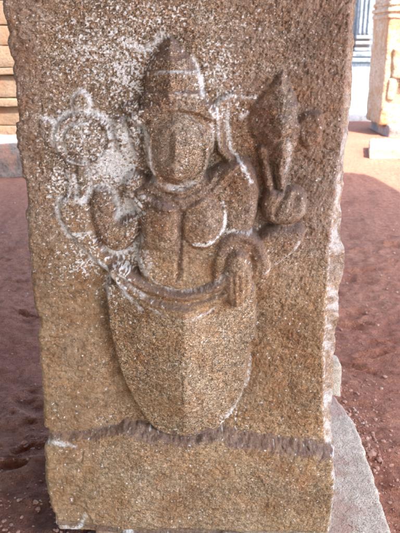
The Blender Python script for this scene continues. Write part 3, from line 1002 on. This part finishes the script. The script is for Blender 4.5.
# ================================================================== PAVING SLAB UNDER THE PILLAR
def prism(name, outline, z0, z1, mat, parent=None, step=0.012, amp=0.004, seed=1, round_=0.012):
    """rough flat stone of a traced outline with real thickness"""
    o = np.array(outline)
    x0, y0 = o.min(0) - 0.01
    x1, y1 = o.max(0) + 0.01
    # resampled outline
    pts = []
    n = len(o)
    for i in range(n):
        a, b = o[i], o[(i + 1) % n]
        k = max(1, int(np.linalg.norm(b - a) / step))
        for j in range(k):
            pts.append(a + (b - a) * j / k)
    pts = np.array(pts)
    m = len(pts)
    t = np.arange(m)
    c = pts.mean(0)
    nrm = np.roll(pts, -1, 0) - np.roll(pts, 1, 0)
    nrm = np.stack([nrm[:, 1], -nrm[:, 0]], 1)
    nrm /= np.linalg.norm(nrm, axis=1, keepdims=True)
    pts = pts + nrm * (amp * 2.0 * fbm(pts[:, 0] * 30, pts[:, 1] * 30, 3, seed, 0.6))[:, None]
    rings = []
    hs = [(z0, 0.0), (z0 + (z1 - z0) * 0.5, 0.0), (z1 - round_, 0.0), (z1 - round_ * 0.3, 0.3), (z1, 1.0)]
    for z, ins in hs:
        p = pts - nrm * (ins * round_)
        zn = z + (0.3 * amp * fbm(p[:, 0] * 20, p[:, 1] * 20, 3, seed + 3))
        rings.append(np.column_stack([p, zn]))
    k = max(6, int(np.linalg.norm(o.max(0) - o.min(0)) / 2 / step))
    inner = pts - nrm * round_
    for j in range(1, k):
        f = 1 - j / k
        p = c + (inner - c) * f
        zn = z1 + amp * fbm(p[:, 0] * 18, p[:, 1] * 18, 4, seed + 3, 0.6) * min(1, j / 2)
        rings.append(np.column_stack([p, zn]))
    V_ = np.concatenate(rings)
    nr = len(rings)
    F = []
    for r in range(nr - 1):
        for i in range(m):
            j = (i + 1) % m
            F.append((r * m + i, r * m + j, (r + 1) * m + j, (r + 1) * m + i))
    V_ = np.vstack([V_, [*c, z1], [*c, z0]])
    top, bot = len(V_) - 2, len(V_) - 1
    for i in range(0, m - 1, 1):
        pass
    me_f = F
    tri_t = [((nr - 1) * m + i, (nr - 1) * m + (i + 1) % m, top, top) for i in range(m)]
    me = bpy.data.meshes.new(name)
    me.from_pydata([tuple(v) for v in V_], [], me_f + [t_[:3] for t_ in tri_t] + [((i + 1) % m, i, bot) for i in range(m)])
    me.polygons.foreach_set('use_smooth', np.ones(len(me.polygons), bool))
    me.materials.append(mat)
    ob = bpy.data.objects.new(name, me)
    COL.objects.link(ob)
    ob.parent = parent
    return ob


px_out = [(326, 396), (335, 396), (343, 405), (352, 418), (362, 440), (371, 466), (379, 492), (387, 515), (393, 535)]
out = [on_level(u, v, SLAB_Z) for u, v in px_out]
out = [(0.56, -0.17), (0.07, -0.17), (0.05, 0.01), (-0.27, 0.02), (-0.27, 0.62), (0.22, 0.66)] + out
# counter-clockwise order
out = out[::-1]
slab = prism('foundation_slab', out, -0.05, SLAB_Z, M_slab, step=0.01, amp=0.0035, seed=5)
tag(slab, 'pale speckled granite slab lying under the carved pillar and showing at its right foot', 'stone slab')
xa, ya = on_level(323, 392, 0.02)
xb, yb = on_level(341, 392, 0.02)
mb = MB().hexa(((xa + xb) / 2 - 0.02, ya + 0.055, -0.03), (0.105, 0.10, 0.155), 0.02, jit=0.007, seed=3, res=0.012, rot=0.1)
o = mb.build('stone_block', M_slab)
tag(o, 'small pale stone standing on the soil just behind the slab at the pillar foot', 'stone')

# ================================================================== SOIL
def axis(lo, hi, fine_lo, fine_hi, step, n_out, far_lo, far_hi):
    mid_ = np.arange(fine_lo, fine_hi, step)
    g = np.geomspace(step * 2, far_hi - fine_hi, n_out) + fine_hi
    g0 = fine_lo - np.geomspace(step * 2, fine_lo - far_lo, n_out)[::-1]
    return np.concatenate([g0, mid_, g])


gx = axis(0, 0, -1.9, 2.6, 0.011, 40, -400, 400)
gy = axis(0, 0, -0.4, 2.2, 0.011, 160, -300, 600)
GX, GY = np.meshgrid(gx, gy)
near = np.exp(-np.clip(np.hypot(GX, GY) / 9, 0, 30) ** 2)
lum = fbm(GX * 5, GY * 7, 5, 200, 0.55)
GZ = 0.022 * lum * near + 0.010 * fbm(GX * 26, GY * 30, 3, 201) * np.exp(-np.clip(np.hypot(GX, GY) / 4, 0, 30) ** 2)
rng = np.random.RandomState(4)
# worn footmarks and scuffs
for i in range(620):
    fx, fy = rng.uniform(-2.2, 2.6), rng.uniform(-0.3, 5)
    an, L, W_, dpt = rng.uniform(-0.7, 0.7), rng.uniform(0.03, 0.11), rng.uniform(0.014, 0.045), rng.uniform(0.005, 0.016)
    ca, sa = math.cos(an), math.sin(an)
    x = (GX - fx) * ca + (GY - fy) * sa
    y = -(GX - fx) * sa + (GY - fy) * ca
    q = (x / L) ** 2 + (y / W_) ** 2
    GZ += -dpt * np.exp(-np.clip(q, 0, 30) ** 2) + dpt * 0.45 * np.exp(-np.clip((np.sqrt(q) - 1.35) / 0.3, -9, 9) ** 2)
# soil stays below the slab
GZ = np.where((GX > -0.3) & (GX < 0.58) & (GY > -0.25) & (GY < 0.75), np.minimum(GZ, 0.03), GZ)
damp = 0.75 * np.exp(-(((GX + 0.36) / 0.10) ** 2 + ((GY + 0.02) / 0.14) ** 2)) + 0.5 * np.exp(-(((GX + 0.42) / 0.2) ** 2 + ((GY - 0.1) / 0.22) ** 2)) \
    + 0.6 * np.exp(-(((GX - 0.46) / 0.06) ** 2 + ((GY - 0.66) / 0.08) ** 2))
damp = np.clip(damp * (0.7 + 0.6 * fbm(GX * 14, GY * 14, 3, 205)), 0, 1)
gv = np.arange(GX.size).reshape(GX.shape)
gf = np.stack([gv[:-1, :-1], gv[:-1, 1:], gv[1:, 1:], gv[1:, :-1]], -1).reshape(-1, 4)
g = mesh_obj('ground', np.stack([GX, GY, GZ], -1).reshape(-1, 3), gf, M_soil, attrs={'damp': damp.reshape(-1)})
tag(g, 'trodden red soil', None, None, 'structure')


def ground_z(x, y):
    i = min(max(np.searchsorted(gy, y), 0), len(gy) - 1)
    j = min(max(np.searchsorted(gx, x), 0), len(gx) - 1)
    return GZ[i, j]


# gravel and crumbs of soil
M_grav = stone('soil_crumbs', (0.34, 0.18, 0.13), (0.42, 0.26, 0.20), (0.50, 0.38, 0.32), 9, 25, 0.003)
vs, fs = [], []
ico_v = [(0, 0, 1), (.89, 0, .45), (.28, .85, .45), (-.72, .53, .45), (-.72, -.53, .45), (.28, -.85, .45), (.72, .53, -.45), (-.28, .85, -.45), (-.89, 0, -.45), (-.28, -.85, -.45), (.72, -.53, -.45), (0, 0, -1)]
ico_f = [(0, 1, 2), (0, 2, 3), (0, 3, 4), (0, 4, 5), (0, 5, 1), (1, 6, 2), (2, 7, 3), (3, 8, 4), (4, 9, 5), (5, 10, 1), (2, 6, 7), (3, 7, 8), (4, 8, 9), (5, 9, 10), (1, 10, 6), (6, 11, 7), (7, 11, 8), (8, 11, 9), (9, 11, 10), (10, 11, 6)]
random.seed(8)
for i in range(3600):
    if i < 500:
        x, y = random.gauss(-0.45, 0.16), random.gauss(0.12, 0.28)
    elif i < 1300:
        x, y = random.gauss(0.5, 0.07), random.gauss(0.55, 0.25)
    else:
        x, y = random.uniform(-1.6, 2.2), -0.3 + 4.5 * random.random() ** 1.4
    if -0.27 < x < 0.44 and -0.2 < y < 0.7:
        continue
    r = random.choice([0.0022, 0.003, 0.004, 0.004, 0.006]) * random.uniform(0.7, 1.4)
    if random.random() < 0.015:
        r = random.uniform(0.009, 0.016)
    z = ground_z(x, y) + r * 0.25
    n = len(vs)
    a = random.uniform(0, 6.28)
    sx, sy, sz = r * random.uniform(.8, 1.4), r * random.uniform(.7, 1.1), r * random.uniform(.5, .85)
    for (a1, b1, c1) in ico_v:
        k = random.uniform(.78, 1.15)
        X_, Y_ = a1 * sx * k, b1 * sy * k
        vs.append((x + X_ * math.cos(a) - Y_ * math.sin(a), y + X_ * math.sin(a) + Y_ * math.cos(a), z + c1 * sz * k))
    fs += [(n + p, n + q, n + t) for p, q, t in ico_f]
o = mesh_obj('gravel', vs, fs, M_grav, smooth_=False)
tag(o, 'loose crumbs and gravel scattered on the red soil', None, None, 'stuff')

# ================================================================== ROOF OF THE HALL (only its shade is seen)
off = (-SUN_AZ[0] * TOP / math.tan(SUN_EL), -SUN_AZ[1] * TOP / math.tan(SUN_EL))


def roof_pt(sx, sy):
    return sx - off[0], sy - off[1]


corners = [roof_pt(1.66, 4.85), roof_pt(-15, 4.85), roof_pt(-20, -25), roof_pt(0.5, -25), roof_pt(0.65, -3.0), roof_pt(0.82, -0.5), roof_pt(1.35, 1.7), roof_pt(1.74, 4.25)]  # outline stretched and slanted to steer fill light onto the relief
vs = [(x, y, TOP) for x, y in corners] + [(x, y, TOP + 0.3) for x, y in corners]
nk = len(corners)
fs = [tuple(range(nk)), tuple(reversed(range(nk, 2 * nk)))] + [((i + 1) % nk, i, i + nk, (i + 1) % nk + nk) for i in range(nk)]
me = bpy.data.meshes.new('roof')
me.from_pydata(vs, [], fs)
me.materials.append(M_roof)
o = bpy.data.objects.new('roof', me)
COL.objects.link(o)
tag(o, 'unseen flat stone roof of the open hall, outline shaped to steer the light', None, None, 'structure')

# ================================================================== BACKGROUND, RIGHT
# tan carved pillar in the sun
pb = on_level(370, 134, 0.0)
fp = empty('background_pillar', (2.78, 8.0, 0))
tag(fp, 'sunlit tan and orange carved stone pillar at the far right edge', 'pillar')


def far_part(name, mb_, mat, parent):
    o = mb_.build(name, mat, parent)
    return o


PXc = 2.93
mb = MB().hexa((PXc, 8.0, 0.14), (1.0, 0.8, 3.4), 0.03, jit=0.014, seed=11, res=0.045)
far_part('shaft', mb, M_tan, fp)
for zz_, pr, th in ((1.50, 0.015, 0.05), (1.58, 0.025, 0.045), (1.66, 0.015, 0.04)):
    far_part('moulding', MB().hexa((PXc, 8.0, zz_), (1.0 + 2 * pr, 0.8 + 2 * pr, th), 0.012, jit=0.006, seed=int(zz_ * 50), res=0.06), M_tan, fp)
for k, (cx, cz, rx, rz, dpth) in enumerate([(2.60, 0.95, 0.075, 0.20, 0.05), (2.76, 0.90, 0.10, 0.26, 0.06), (2.70, 1.16, 0.06, 0.07, 0.06), (2.80, 0.75, 0.07, 0.16, 0.05),
                                            (2.55, 0.62, 0.05, 0.14, 0.04), (2.72, 1.98, 0.10, 0.17, 0.06), (2.58, 1.90, 0.05, 0.13, 0.05), (2.94, 1.94, 0.08, 0.12, 0.05)]):
    far_part('worn_carving', MB().hexa((cx, 7.6, cz - rz), (rx * 2, dpth * 2, rz * 2), min(rx, dpth) * 0.9, jit=0.02, seed=20 + k, res=0.03), M_tan, fp)
mb = MB().hexa((PXc + 0.1, 7.95, -0.05), (1.02, 0.98, 0.21), 0.03, jit=0.012, seed=31, res=0.05)
far_part('plinth', mb, M_grey, fp)

# flat block lying in front of it
x1_, y1_ = on_level(376, 158, 0.0)
mb = MB().hexa((x1_ + 0.42, y1_ + 0.33, -0.03), (0.86, 0.72, 0.15), 0.015, jit=0.010, seed=41, res=0.04, rot=0.08,
               shape=lambda x, y, z: (x + (0.12 * (y / 0.36) if x < -0.3 else 0), y, z))
o = mb.build('stone_block', M_cream)
tag(o, 'flat cream stone block lying on the sunlit soil in front of the tan pillar', 'stone block')

# raised white paving
xw, yw = on_level(350, 126, 0.0)
mb = MB().hexa((1.2 + 8.0, 9.3 + 6.0, -0.05), (20, 12.0, 0.17), 0.02, jit=0.008, seed=51, res=0.35)
o = mb.build('paving', M_pave)
tag(o, 'bright white stone paving beyond the soil', None, None, 'structure')

# pale temple wall with pilasters on a moulded plinth
tp = empty('temple', (5, 15.4, 0.12))
tag(tp, 'pale blue grey stone temple wall with fluted pilasters, far behind on the right', 'temple')
TY = 15.4
mb = MB().hexa((4.0, TY + 1.5, 0.1), (12, 3, 5.4), 0.04, jit=0.02, seed=61, res=0.3)
far_part('wall', mb, M_far, tp)
mb = MB()
mb.hexa((4.0, TY - 0.12, 0.1), (12.2, 0.5, 0.62), 0.04, jit=0.015, seed=62, res=0.2)
far_part('plinth', mb, M_far, tp)
mb = MB()
mb.hexa((4.0, TY - 0.14, 0.72), (12.3, 0.62, 0.10), 0.03, jit=0.01, seed=63, res=0.2)
far_part('moulding', mb, M_far, tp)
mb = MB()
mb.hexa((4.0, TY - 0.10, 0.83), (12.2, 0.46, 0.13), 0.05, jit=0.01, seed=64, res=0.2)
far_part('moulding', mb, M_far, tp)
for i, x in enumerate((-1.6, -0.4, 0.8, 2.0, 3.1, 3.92, 4.55, 5.5, 6.7, 7.9)):
    wd = 0.34 if x != 4.55 else 0.26
    mb = MB()
    mb.hexa((x, TY - 0.06, 0.96), (wd, 0.26, 3.4), 0.02, jit=0.006, seed=70 + i, res=0.12)
    pl = far_part('pilaster', mb, M_far, tp)
    for q in (-0.3, 0.0, 0.3):
        ob = MB().hexa((x + q * wd, TY - 0.2, 1.36), (wd * 0.16, 0.08, 1.9), 0.015, seed=i, res=0.1).build('rib', M_far)
        ob.parent = pl
    for zq, e in ((0.97, 0.1), (1.12, 0.06), (1.25, 0.04), (3.3, 0.1)):
        ob = MB().hexa((x, TY - 0.12, zq), (wd + e, 0.3 + e, 0.08), 0.02, seed=i, res=0.08).build('moulding', M_far)
        ob.parent = pl
mb = MB()
mb.hexa((4.0, TY - 0.1, 4.4), (12.6, 1.0, 0.25), 0.05, jit=0.02, seed=90, res=0.3)
far_part('cornice', mb, M_far, tp)

# ================================================================== BACKGROUND, LEFT
lw = empty('stone_wall', (-3.2, 6.8, 0))
tag(lw, 'tan coursed stone wall in the sun at the left edge', 'wall')
random.seed(3)
mb = MB()
z = 0.0
k = 0
for hgt in (0.28, 0.22, 0.10, 0.26, 0.08, 0.24, 0.22, 0.26, 0.24, 0.3, 0.3):
    x = -5.4 + random.uniform(0, 0.4)
    proud = 0.05 if hgt <= 0.10 else random.uniform(-0.01, 0.01)
    while x < -1.45:
        L = random.uniform(0.5, 0.95)
        L = min(L, -1.40 - x)
        if L < 0.15:
            break
        mb.hexa((x + L / 2, 6.8 - proud, z), (L - 0.008, 0.6, hgt - 0.008), 0.012, jit=0.006, seed=k, res=0.08)
        x += L
        k += 1
    z += hgt
far_part('courses', mb, M_wall, lw)
x1_, y1_ = on_level(0, 178, 0.0)
mb = MB().hexa((-2.15, y1_ + 0.40, -0.04), (1.5, 0.75, 0.36), 0.05, jit=0.03, seed=120, res=0.04)
o = mb.build('stone_block', M_grey)
tag(o, 'rough pale grey and pink boulder like block at the foot of the left wall', 'stone block')
